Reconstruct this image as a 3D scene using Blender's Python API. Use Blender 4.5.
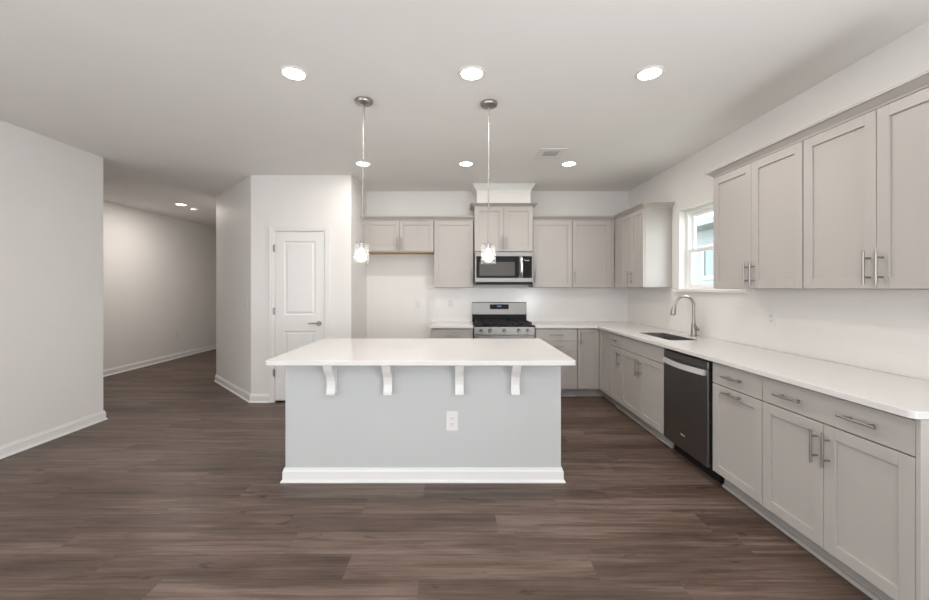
import bpy, bmesh, math, random
from mathutils import Vector, Matrix
random.seed(7)
for _o in list(bpy.data.objects):
    bpy.data.objects.remove(_o, do_unlink=True)
C = bpy.context.scene.collection
SC = bpy.context.scene

# ------------------------------------------------------------------ camera, sky, exposure
H = 2.743                      # ceiling height
EYE = 1.38
cam_d = bpy.data.cameras.new('camera')
cam_d.sensor_fit = 'HORIZONTAL'; cam_d.sensor_width = 36.0
cam_d.lens = 391.0 / 929.0 * 36.0
cam_d.shift_x = 6.5 / 929.0
cam_d.shift_y = -12.0 / 929.0
cam_d.clip_start = 0.05
cam = bpy.data.objects.new('camera', cam_d); C.objects.link(cam)
cam.location = (0, 0, EYE); cam.rotation_euler = (math.pi / 2, 0, 0)
SC.camera = cam

WORLD_STRENGTH = 7
w = bpy.data.worlds.new('sky'); SC.world = w; w.use_nodes = True
bg = w.node_tree.nodes['Background']
bg.inputs['Color'].default_value = (0.90, 0.96, 1.0, 1); bg.inputs['Strength'].default_value = WORLD_STRENGTH

# added area lights behind the camera that brighten the room, no known source
def fill_light(name, loc, rot, sx, sy, watts):
    d = bpy.data.lights.new(name, 'AREA'); d.shape = 'RECTANGLE'; d.size = sx; d.size_y = sy
    d.energy = watts; d.color = (0.92, 0.965, 1.0)
    o = bpy.data.objects.new(name, d); C.objects.link(o); o.location = loc; o.rotation_euler = rot
fill_light('added_rear_fill', (-0.6, -3.42, 1.28), (math.pi/2, 0, 0), 5.0, 2.2, 52.0)
fill_light('added_right_fill', (2.33, -1.5, 1.15), (math.pi/2 + 0.7, 0, math.pi/2), 3.3, 1.5, 235.0)
fill_light('added_left_fill', (-3.64, -1.5, 1.40), (math.pi/2, 0, -math.pi/2), 3.3, 2.0, 72.0)

DOWNLIGHT_W = 7.8
FAR_W = 5.2
HALL_W = 18
BULB_STRENGTH = 14
vs = SC.view_settings
vs.view_transform = 'Standard'; vs.look = 'None'; vs.gamma = 1.0; vs.use_curve_mapping = False
vs.exposure = 0.28
SC.display_settings.display_device = 'sRGB'
SC.cycles.max_bounces = 10; SC.cycles.diffuse_bounces = 6; SC.cycles.glossy_bounces = 4
SC.cycles.transparent_max_bounces = 16
SC.cycles.caustics_reflective = False; SC.cycles.caustics_refractive = False
SC.cycles.sample_clamp_indirect = 4.0
SC.cycles.use_denoising = True

# ------------------------------------------------------------------ materials
def nm(name):
    m = bpy.data.materials.new(name); m.use_nodes = True
    nt = m.node_tree
    return m, nt, nt.nodes, nt.links, nt.nodes['Principled BSDF']

def paint(name, col, rough=0.5, bump=0.02, scale=60.0, var=0.03, spec=0.4):
    m, nt, N, L, b = nm(name)
    tc = N.new('ShaderNodeTexCoord')
    n = N.new('ShaderNodeTexNoise'); n.inputs['Scale'].default_value = scale; n.inputs['Detail'].default_value = 3
    L.new(tc.outputs['Object'], n.inputs['Vector'])
    n2 = N.new('ShaderNodeTexNoise'); n2.inputs['Scale'].default_value = 1.7
    L.new(tc.outputs['Object'], n2.inputs['Vector'])
    mx = N.new('ShaderNodeMix'); mx.data_type = 'RGBA'
    a = [c * (1 - var) for c in col]; d = [min(1, c * (1 + var)) for c in col]
    mx.inputs[6].default_value = (*a, 1); mx.inputs[7].default_value = (*d, 1)
    L.new(n2.outputs['Fac'], mx.inputs[0])
    L.new(mx.outputs[2], b.inputs['Base Color'])
    b.inputs['Roughness'].default_value = rough
    b.inputs['Specular IOR Level'].default_value = spec
    bp = N.new('ShaderNodeBump'); bp.inputs['Strength'].default_value = bump; bp.inputs['Distance'].default_value = 0.01
    L.new(n.outputs['Fac'], bp.inputs['Height']); L.new(bp.outputs['Normal'], b.inputs['Normal'])
    return m

def metal(name, col, rough=0.3, stretch=(1, 1, 60)):
    m, nt, N, L, b = nm(name)
    tc = N.new('ShaderNodeTexCoord'); mp = N.new('ShaderNodeMapping'); mp.inputs['Scale'].default_value = stretch
    n = N.new('ShaderNodeTexNoise'); n.inputs['Scale'].default_value = 12; n.inputs['Detail'].default_value = 4
    L.new(tc.outputs['Object'], mp.inputs['Vector']); L.new(mp.outputs['Vector'], n.inputs['Vector'])
    r = N.new('ShaderNodeMapRange'); r.inputs['To Min'].default_value = rough * 0.8; r.inputs['To Max'].default_value = rough * 1.25
    L.new(n.outputs['Fac'], r.inputs['Value']); L.new(r.outputs['Result'], b.inputs['Roughness'])
    b.inputs['Base Color'].default_value = (*col, 1); b.inputs['Metallic'].default_value = 1.0
    return m

def gloss(name, col, rough=0.1, spec=0.5):
    m, nt, N, L, b = nm(name)
    tc = N.new('ShaderNodeTexCoord'); n = N.new('ShaderNodeTexNoise'); n.inputs['Scale'].default_value = 40
    L.new(tc.outputs['Object'], n.inputs['Vector'])
    r = N.new('ShaderNodeMapRange'); r.inputs['To Min'].default_value = rough * 0.85; r.inputs['To Max'].default_value = rough * 1.15
    L.new(n.outputs['Fac'], r.inputs['Value']); L.new(r.outputs['Result'], b.inputs['Roughness'])
    b.inputs['Base Color'].default_value = (*col, 1); b.inputs['Specular IOR Level'].default_value = spec
    return m

def emit(name, col, s):
    m, nt, N, L, b = nm(name)
    b.inputs['Base Color'].default_value = (*col, 1)
    b.inputs['Emission Color'].default_value = (*col, 1); b.inputs['Emission Strength'].default_value = s
    return m

def clear_glass(name, tint=(1, 1, 1), white=0.0, bubbles=0.0):
    m, nt, N, L, b = nm(name)
    N.remove(b); out = N['Material Output']
    tr = N.new('ShaderNodeBsdfTransparent'); tr.inputs['Color'].default_value = (*tint, 1)
    gl = N.new('ShaderNodeBsdfGlossy'); gl.inputs['Roughness'].default_value = 0.03
    fr = N.new('ShaderNodeFresnel'); fr.inputs['IOR'].default_value = 1.45
    mx = N.new('ShaderNodeMixShader')
    ge = N.new('ShaderNodeNewGeometry'); iv = N.new('ShaderNodeMath'); iv.operation = 'SUBTRACT'; iv.inputs[0].default_value = 1.0
    L.new(ge.outputs['Backfacing'], iv.inputs[1])
    fm = N.new('ShaderNodeMath'); fm.operation = 'MULTIPLY'; L.new(fr.outputs['Fac'], fm.inputs[0]); L.new(iv.outputs[0], fm.inputs[1])
    L.new(fm.outputs[0], mx.inputs['Fac']); L.new(tr.outputs['BSDF'], mx.inputs[1]); L.new(gl.outputs['BSDF'], mx.inputs[2])
    last = mx
    if white or bubbles:
        tl = N.new('ShaderNodeBsdfTranslucent'); tl.inputs['Color'].default_value = (0.95, 0.95, 0.95, 1)
        tc = N.new('ShaderNodeTexCoord'); vo = N.new('ShaderNodeTexVoronoi'); vo.inputs['Scale'].default_value = 110
        L.new(tc.outputs['Object'], vo.inputs['Vector'])
        r = N.new('ShaderNodeMapRange'); r.inputs['From Min'].default_value = 0.15; r.inputs['From Max'].default_value = 0.45
        r.inputs['To Min'].default_value = white + bubbles; r.inputs['To Max'].default_value = white
        L.new(vo.outputs['Distance'], r.inputs['Value'])
        m2 = N.new('ShaderNodeMixShader'); L.new(r.outputs['Result'], m2.inputs['Fac'])
        L.new(mx.outputs['Shader'], m2.inputs[1]); L.new(tl.outputs['BSDF'], m2.inputs[2]); last = m2
    L.new(last.outputs['Shader'], out.inputs['Surface'])
    return m

def floor_mat():
    m, nt, N, L, b = nm('vinyl_planks')
    def math_(op, a, c=None):
        n = N.new('ShaderNodeMath'); n.operation = op
        for k, v in enumerate((a, c)):
            if v is None: continue
            if isinstance(v, (int, float)): n.inputs[k].default_value = v
            else: L.new(v, n.inputs[k])
        return n.outputs[0]
    geo = N.new('ShaderNodeNewGeometry'); sp = N.new('ShaderNodeSeparateXYZ'); L.new(geo.outputs['Position'], sp.inputs[0])
    RW, PL = 0.18, 1.22
    yr = math_('DIVIDE', math_('ADD', sp.outputs['Y'], 10.03), RW); row = math_('FLOOR', yr)
    wn = N.new('ShaderNodeTexWhiteNoise'); wn.noise_dimensions = '1D'; L.new(row, wn.inputs['W'])
    xr = math_('ADD', math_('DIVIDE', math_('ADD', sp.outputs['X'], 20.0), PL), wn.outputs['Value']); col = math_('FLOOR', xr)
    cb = N.new('ShaderNodeCombineXYZ'); L.new(row, cb.inputs[0]); L.new(col, cb.inputs[1])
    wn2 = N.new('ShaderNodeTexWhiteNoise'); wn2.noise_dimensions = '2D'; L.new(cb.outputs[0], wn2.inputs['Vector'])
    # grain, stretched along the planks, shifted per plank
    off = N.new('ShaderNodeVectorMath'); off.operation = 'SCALE'; L.new(wn2.outputs['Color'], off.inputs[0]); off.inputs['Scale'].default_value = 30
    add = N.new('ShaderNodeVectorMath'); add.operation = 'ADD'; L.new(geo.outputs['Position'], add.inputs[0]); L.new(off.outputs[0], add.inputs[1])
    def noise(sc, detail, rough, dist=0.0):
        mp = N.new('ShaderNodeMapping'); mp.inputs['Scale'].default_value = sc; L.new(add.outputs[0], mp.inputs['Vector'])
        n = N.new('ShaderNodeTexNoise'); n.inputs['Scale'].default_value = 1; n.inputs['Detail'].default_value = detail
        n.inputs['Roughness'].default_value = rough; n.inputs['Distortion'].default_value = dist
        L.new(mp.outputs[0], n.inputs['Vector']); return n.outputs['Fac']
    g1 = noise((1.3, 26, 1), 6, 0.65, 0.5); g2 = noise((4, 110, 1), 4, 0.7); g3 = noise((0.9, 6, 1), 4, 0.6, 0.8); g4 = noise((2.6, 9, 1), 3, 0.6, 1.2)
    s = math_('ADD', math_('MULTIPLY', g1, 0.44), math_('ADD', math_('MULTIPLY', g2, 0.26), math_('MULTIPLY', g3, 0.30)))
    s = math_('SUBTRACT', s, math_('MULTIPLY', math_('MAXIMUM', math_('SUBTRACT', g4, 0.64), 0.0), 1.6))
    s = math_('ADD', s, math_('MULTIPLY', math_('SUBTRACT', wn2.outputs['Value'], 0.5), 0.085))
    rp = N.new('ShaderNodeValToRGB'); e = rp.color_ramp.elements
    e[0].position = 0.33; e[0].color = (0.032, 0.021, 0.016, 1)
    e[1].position = 0.66; e[1].color = (0.215, 0.158, 0.131, 1)
    k = rp.color_ramp.elements.new(0.50); k.color = (0.108, 0.071, 0.054, 1)
    L.new(s, rp.inputs['Fac'])
    fy = math_('FRACT', yr); fx = math_('FRACT', xr)
    sy = math_('LESS_THAN', math_('MINIMUM', fy, math_('SUBTRACT', 1.0, fy)), 0.006)
    sx = math_('LESS_THAN', math_('MINIMUM', fx, math_('SUBTRACT', 1.0, fx)), 0.0011)
    seam = math_('MAXIMUM', sy, sx)
    mx = N.new('ShaderNodeMix'); mx.data_type = 'RGBA'; L.new(math_('MULTIPLY', seam, 0.35), mx.inputs[0])
    L.new(rp.outputs['Color'], mx.inputs[6]); mx.inputs[7].default_value = (0.03, 0.022, 0.018, 1)
    L.new(mx.outputs[2], b.inputs['Base Color'])
    b.inputs['Roughness'].default_value = 0.42; b.inputs['Specular IOR Level'].default_value = 0.35
    bp = N.new('ShaderNodeBump'); bp.inputs['Strength'].default_value = 0.08; bp.inputs['Distance'].default_value = 0.004
    L.new(math_('SUBTRACT', g2, seam), bp.inputs['Height']); L.new(bp.outputs[0], b.inputs['Normal'])
    return m

def quartz_mat():
    m, nt, N, L, b = nm('white_quartz')
    tc = N.new('ShaderNodeTexCoord')
    n = N.new('ShaderNodeTexNoise'); n.inputs['Scale'].default_value = 2.2; n.inputs['Detail'].default_value = 8; n.inputs['Distortion'].default_value = 1.5
    L.new(tc.outputs['Object'], n.inputs['Vector'])
    r = N.new('ShaderNodeValToRGB'); e = r.color_ramp.elements
    e[0].position = 0.47; e[0].color = (0.69, 0.675, 0.66, 1); e[1].position = 0.53; e[1].color = (0.69, 0.675, 0.66, 1)
    k = r.color_ramp.elements.new(0.5); k.color = (0.68, 0.665, 0.65, 1)
    L.new(n.outputs['Fac'], r.inputs['Fac']); L.new(r.outputs['Color'], b.inputs['Base Color'])
    b.inputs['Roughness'].default_value = 0.13; b.inputs['Specular IOR Level'].default_value = 0.5
    return m

def tile_mat(name, axes):
    m, nt, N, L, b = nm(name)
    geo = N.new('ShaderNodeNewGeometry'); sp = N.new('ShaderNodeSeparateXYZ'); L.new(geo.outputs['Position'], sp.inputs[0])
    cb = N.new('ShaderNodeCombineXYZ'); L.new(sp.outputs[axes[0]], cb.inputs[0]); L.new(sp.outputs[axes[1]], cb.inputs[1])
    br = N.new('ShaderNodeTexBrick'); br.inputs['Scale'].default_value = 1.0
    br.inputs['Brick Width'].default_value = 0.305; br.inputs['Row Height'].default_value = 0.0765; br.inputs['Mortar Size'].default_value = 0.0016
    br.inputs['Color1'].default_value = (0.79, 0.77, 0.75, 1); br.inputs['Color2'].default_value = (0.775, 0.755, 0.735, 1)
    br.inputs['Mortar'].default_value = (0.755, 0.735, 0.715, 1)
    L.new(cb.outputs[0], br.inputs['Vector']); L.new(br.outputs['Color'], b.inputs['Base Color'])
    b.inputs['Roughness'].default_value = 0.16; b.inputs['Specular IOR Level'].default_value = 0.5
    n = N.new('ShaderNodeTexNoise'); n.inputs['Scale'].default_value = 9; L.new(geo.outputs['Position'], n.inputs['Vector'])
    mh = N.new('ShaderNodeMath'); mh.operation = 'MULTIPLY_ADD'; mh.inputs[1].default_value = -0.6
    L.new(br.outputs['Fac'], mh.inputs[0]); L.new(n.outputs['Fac'], mh.inputs[2])
    bp = N.new('ShaderNodeBump'); bp.inputs['Strength'].default_value = 0.05; bp.inputs['Distance'].default_value = 0.01
    L.new(mh.outputs[0], bp.inputs['Height']); L.new(bp.outputs[0], b.inputs['Normal'])
    return m

def siding_mat():
    m, nt, N, L, b = nm('lap_siding')
    geo = N.new('ShaderNodeNewGeometry'); sp = N.new('ShaderNodeSeparateXYZ'); L.new(geo.outputs['Position'], sp.inputs[0])
    d = N.new('ShaderNodeMath'); d.operation = 'DIVIDE'; d.inputs[1].default_value = 0.16; L.new(sp.outputs['Z'], d.inputs[0])
    f = N.new('ShaderNodeMath'); f.operation = 'FRACT'; L.new(d.outputs[0], f.inputs[0])
    lt = N.new('ShaderNodeMath'); lt.operation = 'LESS_THAN'; lt.inputs[1].default_value = 0.10; L.new(f.outputs[0], lt.inputs[0])
    mx = N.new('ShaderNodeMix'); mx.data_type = 'RGBA'; L.new(lt.outputs[0], mx.inputs[0])
    mx.inputs[6].default_value = (0.165, 0.185, 0.195, 1); mx.inputs[7].default_value = (0.12, 0.137, 0.147, 1)
    L.new(mx.outputs[2], b.inputs['Base Color']); b.inputs['Roughness'].default_value = 0.7
    return m

M = {}
M['wall'] = paint('wall_paint', (0.785, 0.765, 0.745), 0.6, 0.03, 90)
M['ceiling'] = paint('ceiling_paint', (0.85, 0.835, 0.815), 0.75, 0.05, 70)
M['white'] = paint('white_trim_paint', (0.79, 0.78, 0.765), 0.35, 0.0, 60, 0.01)
M['island'] = paint('island_paint', (0.515, 0.528, 0.524), 0.6, 0.03, 90)
M['cab'] = paint('grey_cabinet_paint', (0.44, 0.412, 0.39), 0.38, 0.005, 60, 0.015)
M['toe'] = paint('grey_toe_kick_paint', (0.36, 0.34, 0.325), 0.5, 0.005)
M['raw'] = paint('raw_wood_edge', (0.45, 0.30, 0.17), 0.6, 0.05, 80, 0.12)
M['floor'] = floor_mat()
M['quartz'] = quartz_mat()
M['tile_y'] = tile_mat('white_tile_side', ('Y', 'Z'))
M['tile_x'] = tile_mat('white_tile_back', ('X', 'Z'))
M['nickel'] = metal('brushed_nickel', (0.37, 0.35, 0.335), 0.38)
M['steel'] = metal('stainless_steel', (0.265, 0.257, 0.248), 0.42, (1, 1, 80))
M['steel_bright'] = metal('polished_steel', (0.85, 0.84, 0.83), 0.28)
M['satin'] = paint('satin_aluminium', (0.72, 0.71, 0.70), 0.35, 0.0, 60, 0.01)
M['satin'].node_tree.nodes['Principled BSDF'].inputs['Metallic'].default_value = 0.35
M['steel_dark'] = metal('black_stainless', (0.24, 0.235, 0.23), 0.36, (1, 1, 70))
M['sink'] = metal('sink_steel', (0.33, 0.325, 0.32), 0.4)
M['black'] = gloss('black_glass', (0.012, 0.012, 0.013), 0.08, 0.10)
M['blackm'] = gloss('black_enamel', (0.014, 0.014, 0.015), 0.35, 0.12)
M['iron'] = gloss('cast_iron', (0.022, 0.022, 0.023), 0.55, 0.25)
M['window_dark'] = gloss('oven_window', (0.085, 0.08, 0.075), 0.10, 0.15)
M['plastic'] = paint('white_plastic', (0.73, 0.72, 0.705), 0.3, 0.0, 60, 0.01)
M['slot'] = gloss('dark_slot', (0.05, 0.05, 0.05), 0.5)
M['vent_grey'] = paint('vent_grey', (0.62, 0.61, 0.60), 0.5, 0.0)
M['vinyl'] = paint('white_vinyl', (0.84, 0.84, 0.835), 0.35, 0.0, 60, 0.01)
M['pane'] = clear_glass('window_pane')
M['shade'] = clear_glass('seeded_glass', white=0.05, bubbles=0.004)
M['diffuser'] = emit('led_diffuser', (1.0, 0.96, 0.90), 14.0)
M['bulb'] = emit('bulb_glow', (1.0, 0.93, 0.84), BULB_STRENGTH)
M['display'] = emit('blue_display', (0.06, 0.10, 0.30), 0.15)
M['mark'] = gloss('pale_mark', (0.55, 0.54, 0.53), 0.4)
M['siding'] = siding_mat()
M['siding_trim'] = paint('siding_trim', (0.25, 0.25, 0.25), 0.5, 0.0)
M['roof'] = paint('roof_shingle', (0.20, 0.205, 0.21), 0.9, 0.2, 30, 0.1)
M['gutter'] = paint('gutter_grey', (0.10, 0.13, 0.13), 0.5, 0.0)
M['teal'] = gloss('teal_glass', (0.055, 0.095, 0.095), 0.1)
M['ground'] = paint('dry_lawn', (0.22, 0.25, 0.14), 0.95, 0.3, 20, 0.2)

# ------------------------------------------------------------------ mesh helpers
class MB:
    def __init__(self): self.bm = bmesh.new()
    def box(self, a, b, bev=0.0, seg=1):
        x0, y0, z0 = (min(a[i], b[i]) for i in range(3)); x1, y1, z1 = (max(a[i], b[i]) for i in range(3))
        vs_ = [self.bm.verts.new(p) for p in ((x0,y0,z0),(x1,y0,z0),(x1,y1,z0),(x0,y1,z0),(x0,y0,z1),(x1,y0,z1),(x1,y1,z1),(x0,y1,z1))]
        fs = [self.bm.faces.new([vs_[i] for i in f]) for f in ((3,2,1,0),(4,5,6,7),(0,1,5,4),(1,2,6,5),(2,3,7,6),(3,0,4,7))]
        if bev:
            es = list({e for f in fs for e in f.edges})
            bmesh.ops.bevel(self.bm, geom=es, offset=bev, segments=seg, profile=0.5, affect='EDGES')
        return self
    def prism(self, pts, direction):
        """closed polygon (3D points) extruded by a vector"""
        d = Vector(direction)
        a = [self.bm.verts.new(p) for p in pts]; b = [self.bm.verts.new(Vector(p) + d) for p in pts]
        n = len(pts)
        self.bm.faces.new(a[::-1]); self.bm.faces.new(b)
        for i in range(n):
            self.bm.faces.new((a[i], a[(i+1) % n], b[(i+1) % n], b[i]))
        return self
    def tube(self, path, r, seg=12, cap=True):
        P = [Vector(p) for p in path]; n = len(P)
        R = r if isinstance(r, (list, tuple)) else [r] * n
        rings = []; up = None
        for i in range(n):
            t = (P[min(i+1, n-1)] - P[max(i-1, 0)]).normalized()
            if up is None:
                up = t.orthogonal().normalized()
            else:
                up = (up - t * up.dot(t)).normalized()
            s = t.cross(up)
            rings.append([self.bm.verts.new(P[i] + (up * math.cos(q) + s * math.sin(q)) * R[i]) for q in (2*math.pi*k/seg for k in range(seg))])
        for i in range(n-1):
            for k in range(seg):
                self.bm.faces.new((rings[i][k], rings[i][(k+1)%seg], rings[i+1][(k+1)%seg], rings[i+1][k]))
        if cap:
            self.bm.faces.new(rings[0][::-1]); self.bm.faces.new(rings[-1])
        return self
    def lathe(self, prof, seg=32, center=(0,0,0), closed=False):
        cx, cy, cz = center; rings = []
        for r, z in prof:
            if r < 1e-6: rings.append([self.bm.verts.new((cx, cy, cz+z))])
            else: rings.append([self.bm.verts.new((cx+r*math.cos(2*math.pi*k/seg), cy+r*math.sin(2*math.pi*k/seg), cz+z)) for k in range(seg)])
        n = len(rings)
        for i in range(n if closed else n-1):
            a, b = rings[i], rings[(i+1) % n]
            for k in range(seg):
                k2 = (k+1) % seg
                if len(a) == 1 and len(b) == 1: continue
                if len(a) == 1: self.bm.faces.new((a[0], b[k], b[k2]))
                elif len(b) == 1: self.bm.faces.new((a[k], b[0], a[k2]))
                else: self.bm.faces.new((a[k], b[k], b[k2], a[k2]))
        return self
    def sweep(self, path, prof, side=1):
        """profile (outward, z) swept along an XY polyline; outward is to the right of travel when side=1"""
        P = [Vector((p[0], p[1])) for p in path]; n = len(P); rings = []
        def nrm(a, b):
            t = (b - a).normalized(); return Vector((t.y, -t.x)) * side
        for i in range(n):
            if i == 0: m_ = nrm(P[0], P[1])
            elif i == n-1: m_ = nrm(P[-2], P[-1])
            else:
                a, b = nrm(P[i-1], P[i]), nrm(P[i], P[i+1]); m_ = (a + b).normalized(); m_ = m_ / max(0.2, m_.dot(a))
            rings.append([self.bm.verts.new((P[i].x + m_.x*d, P[i].y + m_.y*d, z)) for d, z in prof])
        k = len(prof)
        for i in range(n-1):
            for j in range(k):
                self.bm.faces.new((rings[i][j], rings[i][(j+1)%k], rings[i+1][(j+1)%k], rings[i+1][j]))
        self.bm.faces.new(rings[0][::-1]); self.bm.faces.new(rings[-1])
        return self
    def build(self, name, mat, parent=None, loc=None, rot=None, smooth=False, bevel=0.0):
        bmesh.ops.recalc_face_normals(self.bm, faces=self.bm.faces[:])
        me = bpy.data.meshes.new(name); self.bm.to_mesh(me); self.bm.free()
        me.materials.append(mat if not isinstance(mat, str) else M[mat])
        if smooth:
            for p in me.polygons: p.use_smooth = True
            me.set_sharp_from_angle(angle=math.radians(40))
        o = bpy.data.objects.new(name, me); C.objects.link(o)
        if parent: o.parent = parent
        if loc is not None: o.location = loc
        if rot is not None: o.rotation_euler = rot
        if bevel:
            md = o.modifiers.new('edge', 'BEVEL'); md.width = bevel; md.segments = 2; md.limit_method = 'ANGLE'
        return o

def tag(o, label=None, cat=None, group=None, kind=None):
    if label: o['label'] = label
    if cat: o['category'] = cat
    if group: o['group'] = group
    if kind: o['kind'] = kind
    return o
def thing(name, label, cat, loc=(0,0,0), rz=0.0, group=None):
    o = bpy.data.objects.new(name, None); C.objects.link(o); o.empty_display_size = 0.1
    o.location = loc; o.rotation_euler = (0, 0, rz)
    return tag(o, label, cat, group)
def struct(name, mb, mat, parent=None, **k):
    o = mb.build(name, mat, parent, **k)
    if not parent: o['kind'] = 'structure'
    return o
def copy_tree(o, parent=None):
    c = o.copy(); C.objects.link(c)
    if parent: c.parent = parent
    for ch in list(o.children): copy_tree(ch, c)
    return c

# ------------------------------------------------------------------ the setting
XR, YB = 2.40, 5.52            # right wall, back wall
XL, YLE = -3.71, 4.09          # left wall and where it ends
XP, YP = -1.29, 4.72           # pantry block: right return and front
YREAR = -3.5
struct('floor', MB().box((-5.7, YREAR-0.2, -0.1), (2.55, 9.7, 0)), 'floor')
struct('ceiling', MB().box((-5.7, YREAR-0.2, H), (2.55, 9.7, H+0.1)), 'ceiling')
struct('wall_back', MB().box((-3.2, YB, 0), (XR+0.15, YB+0.12, H)), 'wall')
WY0, WY1, WZ0, WZ1 = 3.24, 4.24, 1.338, 2.215
struct('wall_right', MB().box((XR, YREAR-0.2, 0), (XR+0.15, WY0, H)).box((XR, WY1, 0), (XR+0.15, YB+0.12, H))
       .box((XR, WY0, 0), (XR+0.15, WY1, WZ0)).box((XR, WY0, WZ1), (XR+0.15, WY1, H)), 'wall')
struct('wall_left', MB().box((XL-0.12, YREAR-0.2, 0), (XL, YLE, H)), 'wall')
struct('wall_rear', MB().box((XL, YREAR-0.12, 0), (XR, YREAR, H)), 'wall')
# made-up windows with closed white blinds, unseen, added to back the fill lights
def added_blind_window(name, x0, y0, x1, y1, z0, z1):
    o = bpy.data.objects.new(name, None); C.objects.link(o); o['kind'] = 'structure'
    horizontal = abs(x1-x0) > abs(y1-y0); f = MB(); b = MB()
    def bx(m, u0, u1, za, zb, d0, d1):
        if horizontal: m.box((u0, y0+d0*(y1-y0), za), (u1, y0+d1*(y1-y0), zb))
        else: m.box((x0+d0*(x1-x0), u0, za), (x0+d1*(x1-x0), u1, zb))
    u0, u1 = (x0, x1) if horizontal else (y0, y1)
    bx(f, u0-0.06, u0, z0-0.06, z1+0.06, 0, 1); bx(f, u1, u1+0.06, z0-0.06, z1+0.06, 0, 1)
    bx(f, u0, u1, z0-0.06, z0, 0, 1); bx(f, u0, u1, z1, z1+0.06, 0, 1)
    n = int((z1-z0)/0.05)
    for i in range(n): bx(b, u0, u1, z0+i*0.05+0.002, z0+i*0.05+0.049, 0.3, 0.6)
    f.build('window_frame', 'white', o); b.build('added_blind', 'white', o)
added_blind_window('added_window_2', -3.1, YREAR+0.001, 1.9, YREAR+0.04, 0.15, 2.40)
added_blind_window('added_window_3', XR-0.04, -3.15, XR-0.001, 0.15, 0.40, 2.40)
added_blind_window('added_window_4', XL+0.001, -3.15, XL+0.04, 0.15, 0.40, 2.40)
struct('wall_hall', MB().box((-5.64, 2.4, 0), (-5.52, 9.5, H)).box((-5.64, 2.28, 0), (XL-0.12, 2.4, H))
       .box((-5.64, 9.5, 0), (-3.46, 9.62, H)), 'wall')
DX0, DX1, DZ = -2.215, -1.605, 2.07
struct('wall_pantry', MB().box((-2.5, YP, 0), (DX0, YP+0.11, H)).box((DX1, YP, 0), (XP, YP+0.11, H)).box((DX0, YP, DZ), (DX1, YP+0.11, H))
       .box((XP-0.11, YP+0.11, 0), (XP, YB, H))
       .prism([(-2.5, YP, 0), (-3.58, 5.79, 0), (-3.58, 9.5, 0), (-3.47, 9.5, 0), (-3.47, 5.835, 0), (-2.455, YP+0.11, 0)], (0, 0, H)), 'wall')
BASE = [(0, 0), (0.026, 0), (0.026, 0.008), (0.015, 0.020), (0.015, 0.075), (0.010, 0.085), (0.008, 0.097), (0, 0.10)]
struct('baseboard_left', MB().sweep([(XL, YREAR), (XL, YLE), (XL-0.12, YLE)], BASE, 1), 'white')
struct('baseboard_hall', MB().sweep([(-5.52, 2.42), (-5.52, 9.48)], BASE, 1), 'white')
struct('baseboard_pantry', MB().sweep([(-2.278, YP), (-2.5, YP), (-3.58, 5.79), (-3.58, 9.48)], BASE, -1), 'white')
struct('baseboard_alcove', MB().sweep([(-1.542, YP), (XP, YP), (XP, YB), (-0.38, YB)], BASE, 1), 'white')

# tile splashbacks sit on the walls
struct('trim_1', MB().box((XR-0.008, 1.50, 0.909), (XR, YB-0.008, 1.337)).box((XR-0.008, 1.50, 1.337), (XR, WY0-0.05, 1.3715)).box((XR-0.008, WY1+0.05, 1.337), (XR, YB-0.008, 1.385)), 'tile_y')
struct('trim_2', MB().box((-0.318, YB-0.008, 0.909), (XR, YB, 1.385)), 'tile_x')

# window in the right wall
win = bpy.data.objects.new('window_1', None); C.objects.link(win); win['kind'] = 'structure'
win.location = (0, 0, 0)
fx0, fx1 = XR+0.075, XR+0.15
fr = MB()
for a, b in (((WY0, WZ0), (WY0+0.04, WZ1)), ((WY1-0.04, WZ0), (WY1, WZ1)), ((WY0+0.04, WZ0), (WY1-0.04, WZ0+0.045)), ((WY0+0.04, WZ1-0.04), (WY1-0.04, WZ1))):
    fr.box((fx0, a[0], a[1]), (fx1, b[0], b[1]), 0.003)
fr.build('window_frame', 'vinyl', win)
def sash(x0, x1, z0, z1, s):
    y0, y1 = WY0+0.04, WY1-0.04
    m = MB(); m.box((x0, y0, z0), (x1, y0+s, z1), 0.003).box((x0, y1-s, z0), (x1, y1, z1), 0.003)
    m.box((x0, y0+s, z0), (x1, y1-s, z0+s), 0.003).box((x0, y0+s, z1-s), (x1, y1-s, z1), 0.003)
    f = m.build('sash', 'vinyl', win)
    xm = (x0+x1)/2
    MB().box((xm-0.003, y0+s, z0+s), (xm+0.003, y1-s, z1-s)).build('pane', 'pane', f)
sash(fx0+0.040, fx0+0.070, 1.76, WZ1-0.04, 0.034)
sash(fx0+0.006, fx0+0.036, WZ0+0.045, 1.795, 0.038)
MB().box((fx0-0.004, 3.70, 1.795), (fx0+0.03, 3.78, 1.812), 0.003).build('sash_lock', 'vinyl', win)
MB().box((XR-0.050, WY0-0.05, WZ0), (XR-0.0005, WY1+0.05, WZ0+0.031), 0.004).box((XR-0.001, WY0+0.002, WZ0+0.0005), (fx0, WY1-0.002, WZ0+0.031)).build('window_sill', 'white', win)

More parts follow.
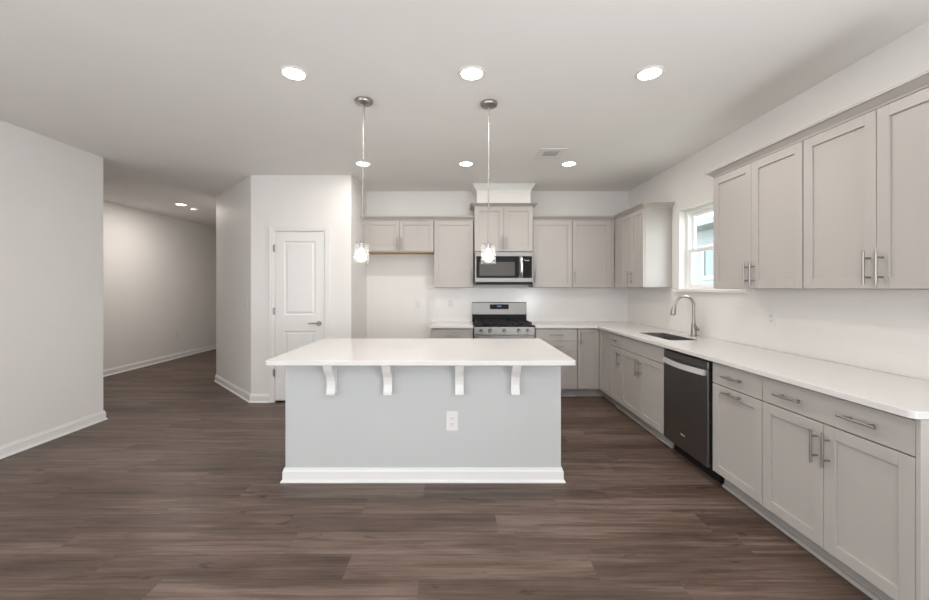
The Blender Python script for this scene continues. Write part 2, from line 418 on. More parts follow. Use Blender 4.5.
# pantry door
dr = bpy.data.objects.new('door_1', None); C.objects.link(dr); dr['kind'] = 'structure'; dr.location = (0, 0, 0)
cs = MB()
CAS = [(0, 0), (0.060, 0), (0.060, 0.014), (0.046, 0.018), (0.012, 0.011), (0, 0.009)]
def casing(mb, x, z, w=0.062):
    # left, right and head with mitred corners, front faces at YP
    for (u0, d) in ((0.0, 0.017), (0.020, 0.013), (0.046, 0.009)):
        u1 = {0.0: 0.020, 0.020: 0.046, 0.046: w}[u0]
        xl0, xl1 = x[0]-w+u0, x[0]-w+u1
        xr0, xr1 = x[1]+w-u1, x[1]+w-u0
        mb.box((xl0, YP-d, 0), (xl1, YP, z+w-u0)); mb.box((xr0, YP-d, 0), (xr1, YP, z+w-u0))
        mb.box((xl1, YP-d, z+w-u1), (xr0, YP, z+w-u0))
casing(cs, (DX0, DX1), DZ); cs.box((DX0, YP, 0), (DX0+0.004, YP+0.11, DZ)).box((DX1-0.004, YP, 0), (DX1, YP+0.11, DZ)).box((DX0+0.004, YP, DZ-0.004), (DX1-0.004, YP+0.11, DZ))
cs.build('door_casing', 'white', dr)
lf = MB(); lx0, lx1, lz0, lz1 = DX0+0.007, DX1-0.007, 0.022, DZ-0.007
yf = YP+0.004
px0, px1 = -2.100, -1.722
panels = ((1.055, 1.946), (0.263, 0.862))
lf.box((lx0, yf+0.016, lz0), (lx1, yf+0.035, lz1))
lf.box((lx0, yf, lz0), (px0, yf+0.016, lz1)).box((px1, yf, lz0), (lx1, yf+0.016, lz1))
lf.box((px0, yf, lz0), (px1, yf+0.016, panels[1][0])).box((px0, yf, panels[1][1]), (px1, yf+0.016, panels[0][0])).box((px0, yf, panels[0][1]), (px1, yf+0.016, lz1))
for z0, z1 in panels:
    def rect(e, y): return [(px0+e, y, z0+e), (px1-e, y, z0+e), (px1-e, y, z1-e), (px0+e, y, z1-e)]
    steps = ((0, yf), (0.010, yf+0.012), (0.022, yf+0.012), (0.040, yf+0.003))
    prev = None
    for e, y in steps:
        cur = [lf.bm.verts.new(p) for p in rect(e, y)]
        if prev:
            for i in range(4): lf.bm.faces.new((prev[i], prev[(i+1) % 4], cur[(i+1) % 4], cur[i]))
        prev = cur
    lf.bm.faces.new(prev)
leaf = lf.build('door_leaf', 'white', dr)
lv = MB(); hx, hz = -1.678, 0.952
lv.tube([(hx, yf, hz), (hx, yf-0.010, hz)], 0.032, 24).tube([(hx, yf-0.01, hz), (hx, yf-0.05, hz)], 0.011, 12)
lv.tube([(hx+0.012, yf-0.05, hz), (hx-0.02, yf-0.052, hz+0.002), (hx-0.07, yf-0.048, hz+0.004), (hx-0.115, yf-0.04, hz-0.001)], [0.009, 0.010, 0.009, 0.007], 12)
lv.build('lever_handle', 'nickel', leaf, smooth=True)
for z in (1.86, 1.10, 0.36):
    MB().tube([(DX0+0.001, YP-0.006, z-0.045), (DX0+0.001, YP-0.006, z+0.045)], 0.007, 10).box((DX0-0.012, YP-0.0185, z-0.04), (DX0+0.002, YP-0.005, z+0.04)).build('hinge', 'nickel', leaf)

# ------------------------------------------------------------------ cabinet builders
# local frame: x along the run, y = 0 at the door faces and growing into the wall, z up
def bar_pull(parent, cx, cz, horizontal, length=0.165):
    m = MB(); h = length/2; r = 0.0058; so = -0.034
    if horizontal:
        m.tube([(cx-h, so, cz), (cx+h, so, cz)], r, 10)
        for s in (-1, 1): m.tube([(cx+s*0.048*length/0.165, so, cz), (cx+s*0.048*length/0.165, 0.001, cz)], 0.0048, 8)
    else:
        m.tube([(cx, so, cz-h), (cx, so, cz+h)], r, 10)
        for s in (-1, 1): m.tube([(cx, so, cz+s*0.048*length/0.165), (cx, 0.001, cz+s*0.048*length/0.165)], 0.0048, 8)
    return m.build('handle', 'nickel', parent, smooth=True)
def shaker(parent, x0, x1, z0, z1, fw=0.057, name='door'):
    m = MB(); t = 0.019; b = 0.0015
    m.box((x0, 0, z0), (x0+fw, t, z1), b).box((x1-fw, 0, z0), (x1, t, z1), b)
    m.box((x0+fw-0.001, 0.0004, z0), (x1-fw+0.001, t, z0+fw), b).box((x0+fw-0.001, 0.0004, z1-fw), (x1-fw+0.001, t, z1), b)
    m.box((x0+fw-0.003, 0.0110, z0+fw-0.003), (x1-fw+0.003, t-0.002, z1-fw+0.003))
    return m.build(name, 'cab', parent)
def slab(parent, x0, x1, z0, z1, name='drawer'):
    return MB().box((x0, 0, z0), (x1, 0.019, z1), 0.002).build(name, 'cab', parent)

BT, BB = 0.866, 0.115         # top and bottom of the base fronts
G = 0.003
def base_cab(label, loc, rz, wd, depth=0.61, hollow=False, end_panel=False, toe=True):
    t = thing('base_cabinet', label, 'cabinet', loc, rz, 'grey base cabinets')
    m = MB(); d1 = depth
    if hollow:
        m.box((0.001, 0.021, 0.105), (0.018, d1, 0.876)).box((wd-0.018, 0.021, 0.105), (wd-0.001, d1, 0.876))
        m.box((0.018, 0.021, 0.105), (wd-0.018, d1, 0.123)).box((0.018, d1-0.012, 0.123), (wd-0.018, d1, 0.876)).box((0.018, 0.021, 0.84), (wd-0.018, 0.04, 0.876))
    else:
        m.box((0.001, 0.021, 0.105), (wd-0.001, d1, 0.876))
    if end_panel: m.box((wd-0.001, 0.0, 0.0), (wd+0.017, d1, 0.876), 0.0015)
    m.build('carcass', 'cab', t)
    if toe:
        MB().box((0.0, 0.085, 0), (wd-0.001, 0.10, 0.105)).prism([(0, 0.085, 0.0), (0, 0.085, 0.019), (0, 0.076, 0.016), (0, 0.068, 0.0)], (wd-0.001, 0, 0)).build('toe_kick', 'toe', t)
    return t
def wall_cab(label, loc, rz, wd, z0, z1, depth=0.323, x_from=0.0, name='wall_cabinet'):
    t = thing(name, label, 'cabinet', loc, rz, 'grey wall cabinets')
    MB().box((x_from+0.001, 0.021, z0-loc[2]), (wd-0.001, depth, z1-loc[2]), 0.001).build('carcass', 'cab', t)
    return t

R90 = -math.pi/2
XF, YF = 1.77, 4.90           # door faces of the side run and the back run
XU, YU = 2.075, 5.195         # same for the wall cabinets
UB = 1.3735
UBB = 1.387

# --- back run of base cabinets
t = base_cab('single grey base cabinet to the left of the range', (-0.335, YF, 0), 0, 0.525)
d = slab(t, G, 0.525-G, 0.72, BT); bar_pull(d, 0.2625, 0.79, True)
d = shaker(t, G, 0.525-G, BB, 0.714); bar_pull(d, 0.49, 0.60, False)
t = base_cab('grey three-drawer base cabinet to the right of the range', (0.968, YF, 0), 0, 0.527)
for z0, z1 in ((0.720, BT), (0.585, 0.714), (BB, 0.579)):
    d = slab(t, G, 0.527-G, z0, z1); bar_pull(d, 0.2635, (z0+z1)/2 + (0.0 if z1-z0 < 0.2 else 0.12), True)
# corner cabinet with two doors meeting in the inside corner
t = thing('base_cabinet', 'grey corner base cabinet with two doors meeting at a right angle', 'cabinet', (1.497, YF, 0), 0, 'grey base cabinets')
MB().prism([(0.001, 0.021, 0.105), (XF-1.497+0.021, 0.021, 0.105), (XF-1.497+0.021, -0.339, 0.105), (0.88, -0.339, 0.105), (0.88, 0.61, 0.105), (0.001, 0.61, 0.105)], (0, 0, 0.771)).build('carcass', 'cab', t)
MB().prism([(0, 0.085, 0), (XF-1.497+0.085, 0.085, 0), (XF-1.497+0.085, -0.339, 0), (XF-1.497+0.10, -0.339, 0), (XF-1.497+0.10, 0.10, 0), (0, 0.10, 0)], (0, 0, 0.105)).build('toe_kick', 'toe', t)
d = shaker(t, G+0.004, XF-1.497-0.002, BB, BT, 0.05); bar_pull(d, 0.035, 0.755, False)
d = shaker(t, G, 0.337, BB, BT, 0.05); d.location = (XF-1.497, 0.0, 0); d.rotation_euler = (0, 0, R90)

# --- side run, far to near
t = base_cab('narrow grey base cabinet with one drawer between corner cabinet and sink cabinet', (XF, 4.56, 0), R90, 0.31)
d = slab(t, G, 0.31-G, 0.726, BT); bar_pull(d, 0.155, 0.795, True, 0.13)
d = shaker(t, G, 0.31-G, BB, 0.720, 0.05); bar_pull(d, 0.275, 0.60, False)
t = base_cab('wide grey base cabinet under the sink with a blank top panel', (XF, 4.25, 0), R90, 0.887, hollow=True)
slab(t, G, 0.887-G, 0.726, BT, 'false_drawer_front')
d = shaker(t, G, 0.4425, BB, 0.720); bar_pull(d, 0.413, 0.60, False)
d = shaker(t, 0.4455, 0.887-G, BB, 0.720); bar_pull(d, 0.475, 0.60, False)
t = base_cab('grey base cabinet next to the dishwasher with drawer and pull-out door', (XF, 2.722, 0), R90, 0.445)
d = slab(t, G, 0.445-G, 0.726, BT); bar_pull(d, 0.2225, 0.796, True)
d = shaker(t, G, 0.445-G, BB, 0.720); bar_pull(d, 0.2225, 0.690, True)
t = base_cab('wide grey base cabinet at the near end with one long two-handled drawer', (XF, 2.277, 0), R90, 0.765, end_panel=True)
d = slab(t, G, 0.765-G, 0.726, BT); bar_pull(d, 0.20, 0.796, True); bar_pull(d, 0.565, 0.796, True)
d = shaker(t, G, 0.381, BB, 0.720); bar_pull(d, 0.352, 0.605, False)
d = shaker(t, 0.384, 0.765-G, BB, 0.720); bar_pull(d, 0.413, 0.605, False)

# --- wall cabinets on the back wall
UT = 2.286
t = wall_cab('short grey wall cabinet over the empty fridge alcove', (-1.286, YU, 1.865), 0, 0.964, 1.869, UT)
tt = t
MB().box((0.05, 0.004, -0.010), (0.963, 0.32, 0.0035)).build('bottom_edge', 'raw', t)['label'] = 'raw brown wood bottom edge'
MB().box((0.0, 0.012, 0.0), (0.05, 0.021, UT-1.865)).build('filler_strip', 'cab', t)
d = shaker(t, 0.053, 0.506, 0.006, UT-1.865-0.012); bar_pull(d, 0.478, 0.105, False)
d = shaker(t, 0.509, 0.961, 0.006, UT-1.865-0.012); bar_pull(d, 0.537, 0.105, False)
t = wall_cab('tall single-door grey wall cabinet to the left of the microwave', (-0.318, YU, UBB), 0, 0.524, UBB, UT)
d = shaker(t, G, 0.524-G, 0.003, UT-UBB-0.012); bar_pull(d, 0.494, 0.145, False)
t = wall_cab('raised grey wall cabinet above the microwave', (0.216, 5.12, 1.857), 0, 0.766, 1.857, 2.455, depth=0.398)
d = shaker(t, G, 0.3815, 0.003, 0.586); bar_pull(d, 0.354, 0.11, False)
d = shaker(t, 0.3845, 0.766-G, 0.003, 0.586); bar_pull(d, 0.412, 0.11, False)
t = wall_cab('single-door grey wall cabinet just right of the microwave', (0.994, YU, UBB), 0, 0.523, UBB, UT)
d = shaker(t, G, 0.523-G, 0.003, UT-UBB-0.012); bar_pull(d, 0.03, 0.145, False)
t = wall_cab('single-door grey wall cabinet in the back corner', (1.519, YU, UBB), 0, 0.555, UBB, UT)
d = shaker(t, G, 0.513, 0.003, UT-UBB-0.012); bar_pull(d, 0.03, 0.145, False)
MB().box((0.516, 0.008, 0), (0.555, 0.021, UT-UBB)).build('filler_strip', 'cab', t)
# --- wall cabinets on the right wall
t = wall_cab('two-door grey wall cabinet between the back corner and the window', (XU, YU, UBB), R90, 0.815, UBB, UT)
MB().box((0.0, 0.008, 0), (0.20, 0.021, UT-UBB)).build('filler_strip', 'cab', t)
d = shaker(t, 0.205, 0.507, 0.003, UT-UBB-0.012, 0.05); bar_pull(d, 0.480, 0.115, False)
d = shaker(t, 0.510, 0.812, 0.003, UT-UBB-0.012, 0.05); bar_pull(d, 0.537, 0.115, False)
for yfar, lab in ((3.18, 'large two-door grey wall cabinet right beside the window'), (2.353, 'large two-door grey wall cabinet at the near end of the run')):
    t = wall_cab(lab, (XU, yfar, UB), R90, 0.825, UB, 2.272)
    d = shaker(t, G, 0.411, 0.003, 0.893); bar_pull(d, 0.383, 0.108, False)
    d = shaker(t, 0.414, 0.822, 0.003, 0.893); bar_pull(d, 0.442, 0.108, False)

# --- crown mouldings
def crown(z, h, p):
    return [(0, z), (0.010, z), (0.013, z+0.2*h), (0.018, z+0.30*h), (p*0.8, z+0.72*h), (p, z+0.76*h), (p, z+h), (0, z+h), (-0.02, z+h), (-0.02, z)]
struct('trim_3', MB().sweep([(XR-0.002, 3.18), (XU+0.02, 3.18), (XU+0.02, 1.528), (XR-0.002, 1.528)], crown(2.273, 0.055, 0.055), 1), 'cab')
cz = UT+0.0005
struct('trim_4', MB().sweep([(XR-0.002, 4.38), (XU+0.02, 4.38), (XU+0.02, YU+0.02), (0.985, YU+0.02)], crown(cz, 0.045, 0.055), -1), 'cab')
struct('trim_5', MB().sweep([(0.213, YU+0.02), (-1.286, YU+0.02)], crown(cz, 0.045, 0.050), -1), 'cab')
struct('trim_6', MB().sweep([(0.982, YB-0.002), (0.982, 5.14), (0.216, 5.14), (0.216, YB-0.002)], crown(2.456, 0.032, 0.055), -1), 'cab')
t = thing('duct_cover', 'white boxed duct cover with flared crown above the microwave cabinet', 'duct cover', (0.6, 5.32, 2.489))
MB().box((-0.352, -0.175, 0), (0.352, 0.196, H-2.489-0.001)).build('box', 'white', t)
cz2 = H-2.489-0.001
MB().sweep([(0.352, 0.196), (0.352, -0.175), (-0.352, -0.175), (-0.352, 0.196)], [(0, cz2-0.095), (0.008, cz2-0.095), (0.010, cz2-0.08), (0.022, cz2-0.06), (0.045, cz2-0.022), (0.056, cz2-0.014), (0.056, cz2), (0, cz2)], -1).build('crown_molding', 'white', t)

# ------------------------------------------------------------------ worktops
def worktop(label, xs, ys, holes, round_pts, z0=0.878, z1=0.908, name='countertop'):
    bm = bmesh.new(); V = {}
    def v(i, j):
        if (i, j) not in V: V[(i, j)] = bm.verts.new((xs[i], ys[j], z1))
        return V[(i, j)]
    for i in range(len(xs)-1):
        for j in range(len(ys)-1):
            if (i, j) in holes: continue
            bm.faces.new((v(i, j), v(i+1, j), v(i+1, j+1), v(i, j+1)))
    r = bmesh.ops.extrude_face_region(bm, geom=bm.faces[:])
    vs_ = [g for g in r['geom'] if isinstance(g, bmesh.types.BMVert)]
    for q in vs_: q.co.z = z0
    es = [e for e in bm.edges if abs(e.verts[0].co.z - e.verts[1].co.z) > 0.01 and any((e.verts[0].co.xy - Vector(p)).length < 1e-4 for p in round_pts)]
    bmesh.ops.bevel(bm, geom=es, offset=0.025, segments=6, profile=0.5, affect='EDGES')
    bmesh.ops.dissolve_limit(bm, angle_limit=0.001, verts=bm.verts[:], edges=bm.edges[:])
    m = MB(); m.bm.free(); m.bm = bm
    o = m.build(name, 'quartz', bevel=0.0025)
    return tag(o, label, 'countertop')
worktop('long L-shaped white quartz countertop with sink cutout along the right wall',
        [0.966, 1.735, 1.915, 2.19, XR-0.001], [1.490, 3.53, 4.17, 4.87, YB-0.001], {(0, 0), (0, 1), (0, 2), (2, 1)}, [(1.735, 1.490)])
worktop('short white quartz countertop left of the range', [-0.362, 0.192], [4.87, YB-0.001], set(), [(-0.362, 4.87)])
IX0, IX1, IY0, IY1 = -1.255, 0.768, 2.528, 3.66
worktop('large white quartz island countertop with rounded corners', [IX0, IX1], [IY0, IY1], set(), [(IX0, IY0), (IX1, IY0), (IX0, IY1), (IX1, IY1)])

# ------------------------------------------------------------------ island base
bx0, bx1, by0, by1 = -1.232, 0.735, 2.79, 3.62
t = thing('kitchen_island', 'pale grey painted island base with white brackets under the countertop', 'kitchen island', ((bx0+bx1)/2, by0, 0))
ox = (bx0+bx1)/2
MB().box((bx0-ox, 0, 0), (bx1-ox, by1-by0, 0.877), 0.002).build('body', 'island', t)
MB().sweep([(bx0-ox, by1-by0), (bx0-ox, 0), (bx1-ox, 0), (bx1-ox, by1-by0)], BASE, 1).build('baseboard', 'white', t)['label'] = 'white baseboard'
prof = [(0, .877), (.135, .877), (.135, .858), (.126, .852), (.120, .832), (.106, .805), (.084, .782), (.064, .760), (.052, .730), (.047, .700), (.050, .672), (.056, .655), (.056, .648), (.064, .645), (.064, .632), (0, .632)]
for cx in (-0.892, -0.493, 0.010, 0.402):
    MB().prism([(cx-ox-0.03, -d, z) for d, z in prof], (0.06, 0, 0)).build('bracket', 'white', t, bevel=0.002)['label'] = 'white curved support bracket'

# ------------------------------------------------------------------ range
t = thing('gas_range', 'stainless steel gas range with black cooktop between the base cabinets', 'range', (0.20, 4.885, 0))
RW = 0.758
MB().box((0.001, 0.03, 0.03), (RW, 0.60, 0.895)).box((0.03, 0.05, 0.0), (RW-0.03, 0.58, 0.03)).build('body', 'steel', t)
MB().box((0.0, -0.005, 0.896), (RW, 0.585, 0.912), 0.004).build('cooktop', 'blackm', t)['label'] = 'black enamel cooktop'
for bx_, by_ in ((0.16, 0.14), (0.16, 0.42), (0.379, 0.28), (0.60, 0.14), (0.60, 0.42)):
    MB().lathe([(0, 0.926), (0.03, 0.926), (0.036, 0.921), (0.036, 0.917), (0.05, 0.9125), (0.05, 0.912), (0, 0.912)], 24, (bx_, by_, 0)).build('burner', 'iron', t, smooth=True)
for gx0, gx1 in ((0.03, 0.262), (0.268, 0.490), (0.496, 0.728)):
    g = MB(); z0, z1 = 0.930, 0.944
    y0, y1 = 0.03, 0.55
    g.box((gx0, y0, z0), (gx0+0.012, y1, z1)).box((gx1-0.012, y0, z0), (gx1, y1, z1))
    g.box((gx0+0.012, y0, z0), (gx1-0.012, y0+0.012, z1)).box((gx0+0.012, y1-0.012, z0), (gx1-0.012, y1, z1))
    mid = (gx0+gx1)/2
    g.box((mid-0.006, y0+0.012, z0+0.001), (mid+0.006, y1-0.012, z1-0.001))
    for q in (0.14, 0.28, 0.42): g.box((gx0+0.012, q-0.006, z0+0.002), (gx1-0.012, q+0.006, z1-0.002))
    for a in (gx0, gx1-0.012):
        for q in (y0, y1-0.012): g.box((a, q, 0.9118), (a+0.012, q+0.012, z0))
    g.build('grate', 'iron', t)
cp = MB().prism([(0.002, -0.012, 0.800), (0.002, 0.03, 0.800), (0.002, 0.03, 0.893), (0.002, -0.004, 0.893)], (RW-0.004, 0, 0)).build('control_panel', 'steel', t)
for kx in (0.085, 0.20, 0.379, 0.558, 0.673):
    MB().tube([(kx, -0.008, 0.848), (kx, -0.018, 0.847), (kx, -0.040, 0.846)], [0.024, 0.022, 0.019], 20).build('knob', 'steel', cp, smooth=True)
dd = MB().box((0.004, -0.012, 0.225), (RW-0.004, 0.029, 0.792), 0.004).build('oven_door', 'steel', t)
MB().box((0.10, -0.015, 0.33), (RW-0.10, -0.0125, 0.66)).build('oven_window', 'black', dd)
MB().tube([(0.05, -0.06, 0.742), (RW-0.05, -0.06, 0.742)], 0.014, 14).tube([(0.08, -0.06, 0.742), (0.08, -0.012, 0.742)], 0.010, 10).tube([(RW-0.08, -0.06, 0.742), (RW-0.08, -0.012, 0.742)], 0.010, 10).build('handle', 'steel_bright', dd, smooth=True)
MB().box((0.004, -0.010, 0.06), (RW-0.004, 0.029, 0.218), 0.004).build('storage_drawer', 'steel', t)
MB().box((0.0, 0.586, 0.896), (RW, 0.62, 1.012), 0.002).build('splash_guard', 'blackm', t)['label'] = 'black lower back panel'
bgd = MB().prism([(0.0, 0.572, 1.013), (0.0, 0.62, 1.013), (0.0, 0.62, 1.182), (0.0, 0.598, 1.182), (0.0, 0.588, 1.172)], (RW, 0, 0)).build('backguard', 'steel', t)
MB().prism([(0.245, 0.5735, 1.085), (0.245, 0.59, 1.085), (0.245, 0.59, 1.152), (0.245, 0.5815, 1.152)], (0.262, 0, 0)).build('display_panel', 'black', bgd)
MB().prism([(0.345, 0.5745, 1.112), (0.345, 0.583, 1.112), (0.345, 0.583, 1.138), (0.345, 0.5785, 1.138)], (0.062, 0, 0)).build('clock_display', 'display', bgd)

# ------------------------------------------------------------------ microwave
t = thing('microwave', 'stainless over-range microwave with black glass front', 'microwave', (0.218, 5.075, 1.425))
MW, MH = 0.762, 0.428
MB().box((0.0, 0.03, 0.012), (MW, 0.43, MH), 0.002).build('body', 'steel', t)
ds = MB().box((0.0, 0.0, 0.030), (MW, 0.03, MH-0.002), 0.005).build('door', 'steel', t)
gz0, gz1 = 0.085, 0.368
MB().box((0.020, -0.003, gz0), (0.575, 0.0, gz1), 0.001).build('door_glass', 'black', ds)
MB().box((0.060, -0.0045, gz0+0.030), (0.520, -0.003, gz1-0.075)).build('window', 'window_dark', ds)
MB().box((0.580, -0.003, gz0), (0.742, 0.0, gz1), 0.001).build('control_panel', 'black', t)
MB().tube([(0.602, -0.004, 0.10), (0.602, -0.030, 0.125), (0.602, -0.043, 0.18), (0.602, -0.046, 0.225), (0.602, -0.043, 0.27), (0.602, -0.030, 0.335), (0.602, -0.004, 0.36)], 0.019, 14).build('handle', 'steel_bright', ds, smooth=True)
mk = MB().tube([(0.655+0.03*math.cos(a)+0.01, -0.0045, 0.322+0.010*math.sin(a)) for a in [k*0.35+2.2 for k in range(9)]], 0.0018, 6)
mk.box((0.650, -0.0045, 0.308), (0.705, -0.003, 0.316)).build('emblem', 'mark', t)
MB().box((0.01, 0.01, 0.0), (MW-0.01, 0.40, 0.029)).build('underside', 'blackm', t)['label'] = 'dark vented underside'

# ------------------------------------------------------------------ dishwasher
t = thing('dishwasher', 'black stainless dishwasher with curved silver handle', 'dishwasher', (XF-0.008, 3.358, 0), R90)
DW = 0.60; x0 = 0.006
MB().box((x0, 0.03, 0.105), (DW+0.012, 0.60, 0.862)).build('tub', 'blackm', t)
dd = MB().box((x0, 0.0, 0.110), (DW, 0.030, 0.800), 0.004, 2).build('door', 'steel_dark', t)
MB().box((x0, 0.002, 0.802), (DW, 0.030, 0.858), 0.004).build('control_strip', 'steel_dark', t)
hb = MB()
pth = []
n = 14
for i in range(n+1):
    u = i/n; x = 0.035 + u*(DW-0.065); pth.append((x, -0.014 - 0.034*math.sin(math.pi*u), 0.775))
for i in range(n):
    a, b = Vector(pth[i]), Vector(pth[i+1]); h = 0.020
    hb.prism([a+Vector((0, 0, -h)), a+Vector((0, 0.012, -h)), a+Vector((0, 0.012, h)), a+Vector((0, 0, h))], b-a)
bmesh.ops.remove_doubles(hb.bm, verts=hb.bm.verts[:], dist=1e-5)
hb.box((0.030, -0.016, 0.757), (0.060, 0.001, 0.793)).box((DW-0.055, -0.016, 0.757), (DW-0.025, 0.001, 0.793)).build('handle', 'satin', dd)
mk = MB().tube([(0.292+0.026*math.cos(a), -0.001, 0.235+0.009*math.sin(a)) for a in [k*0.35+3.3 for k in range(9)]], 0.0018, 6)
mk.box((0.270, -0.001, 0.222), (0.318, 0.0005, 0.229)).build('emblem', 'mark', dd)
MB().box((x0, 0.09, 0.0), (DW, 0.10, 0.104)).build('toe_panel', 'blackm', t)

# ------------------------------------------------------------------ sink and faucet
t = thing('kitchen_sink', 'rectangular stainless steel sink set into the countertop below the window', 'sink', (2.0525, 3.85, 0.66))
s = MB(); X, Y = 0.1365, 0.319; th = 0.004; zt = 0.2445
s.box((-X, -Y, 0), (X, Y, th)).box((-X, -Y, th), (-X+th, Y, zt)).box((X-th, -Y, th), (X, Y, zt)).box((-X+th, -Y, th), (X-th, -Y+th, zt)).box((-X+th, Y-th, th), (X-th, Y, zt))
s.build('basin', 'sink', t)
MB().lathe([(0, 0.006), (0.035, 0.006), (0.042, 0.008), (0.045, 0.0045), (0, 0.0042)], 24).build('drain', 'nickel', t, smooth=True)
t = thing('faucet', 'tall brushed nickel gooseneck faucet behind the sink', 'faucet', (2.318, 3.845, 0.9082))
MB().lathe([(0, 0), (0.030, 0), (0.030, 0.006), (0.025, 0.010), (0.025, 0.06), (0.023, 0.085), (0.019, 0.12), (0.0135, 0.15), (0, 0.15)], 24).build('base', 'nickel', t, smooth=True)
arc = [(0, 0, 0.12), (0, 0, 0.20), (0, 0, 0.30)]
for k in range(1, 15):
    a = math.pi * k / 14 * 0.92; arc.append((-0.090 + 0.090*math.cos(a), 0, 0.30 + 0.090*math.sin(a)))
tp = Vector(arc[-1]); arc.append(tuple(tp + Vector((-0.010, 0, -0.02))))
MB().tube(arc, 0.0125, 14).build('spout', 'nickel', t, smooth=True)
e = Vector(arc[-1]); dv = Vector((-0.22, 0, -1)).normalized()
MB().tube([e, e+dv*0.012, e+dv*0.05, e+dv*0.085, e+dv*0.10], [0.0135, 0.018, 0.023, 0.025, 0.019], 16).build('spray_head', 'nickel', t, smooth=True)
MB().tube([(0, 0.004, 0.112), (0, -0.020, 0.096), (0, -0.048, 0.078), (0, -0.078, 0.066)], [0.014, 0.0165, 0.0165, 0.010], 14).build('lever', 'nickel', t, smooth=True)

# ------------------------------------------------------------------ electrical
def outlet(label, loc, rz, s=1.0):
    t = thing('wall_outlet', label, 'outlet', loc, rz, 'white wall outlets')
    MB().box((-0.036*s, -0.006, -0.058*s), (0.036*s, -0.0006, 0.058*s), 0.002).build('faceplate', 'plastic', t)
    for z in (-0.020, 0.020):
        f = MB().box((-0.017, -0.008, z-0.014), (0.017, -0.0055, z+0.014), 0.001).build('receptacle', 'plastic', t)
        MB().box((-0.008, -0.0085, z-0.002), (-0.0055, -0.0075, z+0.007)).box((0.0055, -0.0085, z-0.002), (0.008, -0.0075, z+0.007)).box((-0.002, -0.0085, z-0.010), (0.002, -0.0075, z-0.006)).build('slots', 'slot', f)
    return t
outlet('white outlet with dark slots on the island front', (-0.042, by0, 0.432), 0, 1.2)
outlet('white outlet on the bare wall of the fridge alcove', (-0.565, YB, 1.154), 0)
outlet('white outlet on the tile below the large wall cabinets at right', (XR-0.008, 2.98, 1.148), R90)
outlet('white outlet on the tile left of the range', (-0.10, YB-0.008, 1.17), 0)
outlet('white outlet low on the hallway wall', (-5.52, 7.68, 0.457), math.pi/2)
ang = math.atan2(5.79-YP, -3.58+2.5)     # direction along the angled wall
t = thing('light_switch', 'white light switch on the angled wall beside the pantry door', 'light switch', (-2.6215, 4.8403, 1.19), ang + math.pi)
MB().box((-0.036, -0.006, -0.058), (0.036, -0.0006, 0.058), 0.002).build('faceplate', 'plastic', t)
MB().box((-0.016, -0.009, -0.033), (0.016, -0.0055, 0.033), 0.001).build('rocker', 'plastic', t)

# ------------------------------------------------------------------ lights
def downlight(label, x, y, power):
    t = thing('recessed_light', label, 'ceiling light', (x, y, H), 0, 'round recessed ceiling lights')
    MB().lathe([(0.066, -0.004), (0.070, -0.008), (0.083, -0.005), (0.086, -0.0006), (0.066, -0.0006)], 40, closed=True).build('trim_ring', 'white', t, smooth=True)
    MB().lathe([(0, -0.006), (0.066, -0.006), (0.066, -0.003), (0, -0.003)], 40).build('diffuser', 'diffuser', t)
    d = bpy.data.lights.new('led', 'AREA'); d.shape = 'DISK'; d.size = 0.14; d.energy = power; d.color = (1.0, 0.93, 0.86)
    o = bpy.data.objects.new('led', d); C.objects.link(o); o.parent = t; o.location = (0, 0, -0.012)
    return t
XS = (-1.04, 0.088, 1.215)
names = {2.48: ('round recessed light above the front of the room, leftmost of the near row', 'round recessed light in the middle of the near row', 'round recessed light at the right end of the near row'),
         4.28: ('small recessed light beside the left pendant rod, far row', 'small recessed light between the two pendant rods, far row', 'small recessed light next to the ceiling vent, far row')}
for y in (2.48, 4.28):
    for x, lb in zip(XS, names[y]): downlight(lb, x, y, DOWNLIGHT_W if y < 3 else FAR_W)
downlight('small recessed light in the hallway ceiling at left', -4.51, 6.37, HALL_W)
t = thing('smoke_detector', 'small white smoke detector behind the hallway light', 'smoke detector', (-4.50, 6.68, H))
MB().lathe([(0, -0.042), (0.045, -0.042), (0.058, -0.034), (0.064, -0.012), (0.068, -0.0006), (0, -0.0006)], 32).build('housing', 'plastic', t, smooth=True)
MB().lathe([(0, -0.046), (0.018, -0.046), (0.020, -0.0425), (0, -0.0425)], 20).build('test_button', 'plastic', t, smooth=True)

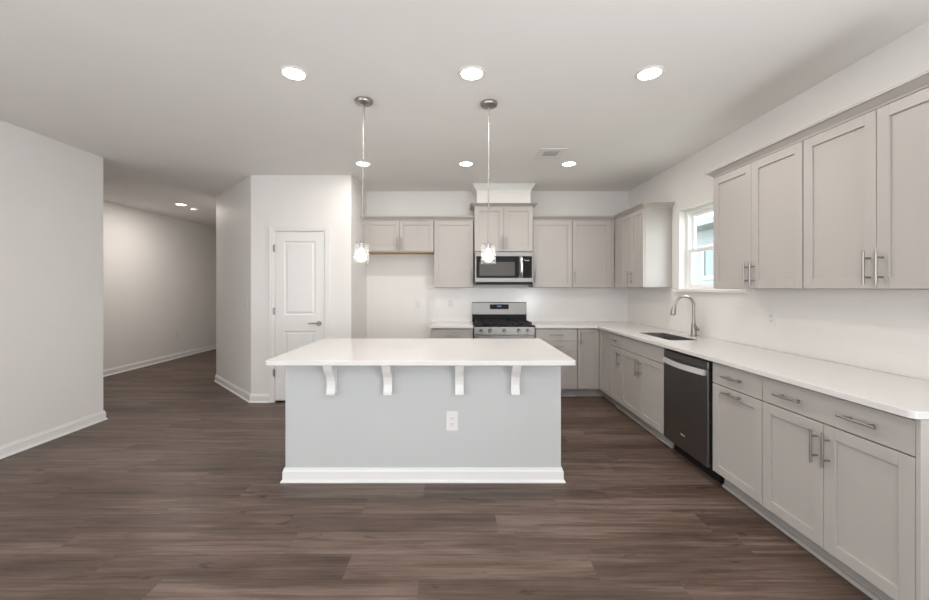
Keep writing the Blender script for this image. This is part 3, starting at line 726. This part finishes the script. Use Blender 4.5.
def pendant(label, x, y, lean):
    t = thing('pendant_light', label, 'pendant light', (x, y, H), 0, 'glass pendants over the island')
    t.rotation_euler = (0, lean, 0)
    MB().lathe([(0, -0.0006), (0.062, -0.0006), (0.064, -0.008), (0.058, -0.022), (0.020, -0.026), (0.010, -0.034), (0, -0.034)], 36).build('canopy', 'nickel', t, smooth=True)
    MB().tube([(0, 0, -0.03), (0, 0, -1.02)], 0.0055, 10).build('rod', 'nickel', t, smooth=True)
    z = -1.02
    MB().lathe([(0, z), (0.010, z), (0.012, z-0.012), (0.030, z-0.018), (0.030, z-0.024), (0.018, z-0.026), (0.018, z-0.058), (0, z-0.058)], 28).build('socket', 'nickel', t, smooth=True)
    gt = z-0.022
    sh = MB().lathe([(0.030, gt), (0.050, gt-0.001), (0.0545, gt-0.008), (0.0545, gt-0.143), (0.0515, gt-0.143), (0.0515, gt-0.009), (0.048, gt-0.004), (0.030, gt-0.003)], 40, closed=True).build('glass_shade', 'shade', t, smooth=True)
    bz = z-0.058
    MB().lathe([(0, bz), (0.012, bz), (0.013, bz-0.015), (0.022, bz-0.030), (0.031, bz-0.046), (0.034, bz-0.060), (0.030, bz-0.076), (0.017, bz-0.088), (0, bz-0.091)], 28).build('bulb', 'bulb', t, smooth=True)
    MB().tube([(-0.03, 0, z-0.016), (-0.048, 0, z-0.012)], 0.004, 8).build('thumb_screw', 'nickel', t, smooth=True)
    return t
pendant('glass cylinder pendant hanging over the left half of the island', -0.682, 2.84, 0.017)
pendant('glass cylinder pendant hanging in front of the microwave', 0.228, 2.88, 0.004)

t = thing('ceiling_vent', 'white ceiling air register with grey louvers by the far right light', 'vent', (0.935, 3.96, H))
f = MB(); a, b = 0.13, 0.15; c, d_ = 0.074, 0.080
f.box((-a, -b, -0.006), (-c, b, -0.0006)).box((c, -b, -0.006), (a, b, -0.0006)).box((-c, -b, -0.006), (c, -d_, -0.0006)).box((-c, d_, -0.006), (c, b, -0.0006)).build('frame', 'white', t)
lo = MB()
for k in range(9):
    yy = -d_ + 0.009 + k*0.0175; lo.prism([(-c, yy-0.007, -0.0055), (-c, yy-0.005, -0.0065), (-c, yy+0.007, -0.0015), (-c, yy+0.005, -0.0010)], (2*c, 0, 0))
lo.build('louver', 'vent_grey', t)

# ------------------------------------------------------------------ beyond the window
struct('ground', MB().box((2.6, -6, -0.35), (30, 30, -0.25)), 'ground')
t = thing('neighbor_house', 'pale blue lap-sided house seen through the kitchen window', 'house', (6.5, 9.5, -0.25))
MB().box((0, -6.5, 0), (6, 6.5, 3.25)).build('wall', 'siding', t)
MB().prism([(-0.45, -6.9, 3.15), (-0.45, -6.9, 3.32), (3, -6.9, 5.0), (6.4, -6.9, 3.32), (6.4, -6.9, 3.15)], (0, 13.8, 0)).build('roof', 'roof', t)
MB().box((-0.56, -6.9, 3.16), (-0.455, 6.9, 3.30)).build('gutter', 'gutter', t)
f = MB().box((-0.03, -0.42, 1.85), (-0.002, -0.30, 2.75)).box((-0.03, 0.78, 1.85), (-0.002, 0.90, 2.75)).box((-0.03, -0.30, 1.85), (-0.002, 0.78, 1.95)).box((-0.03, -0.30, 2.65), (-0.002, 0.78, 2.75)).build('window_casing', 'siding_trim', t)
MB().box((-0.012, -0.30, 1.95), (-0.002, 0.78, 2.65)).build('window_glass', 'teal', f)
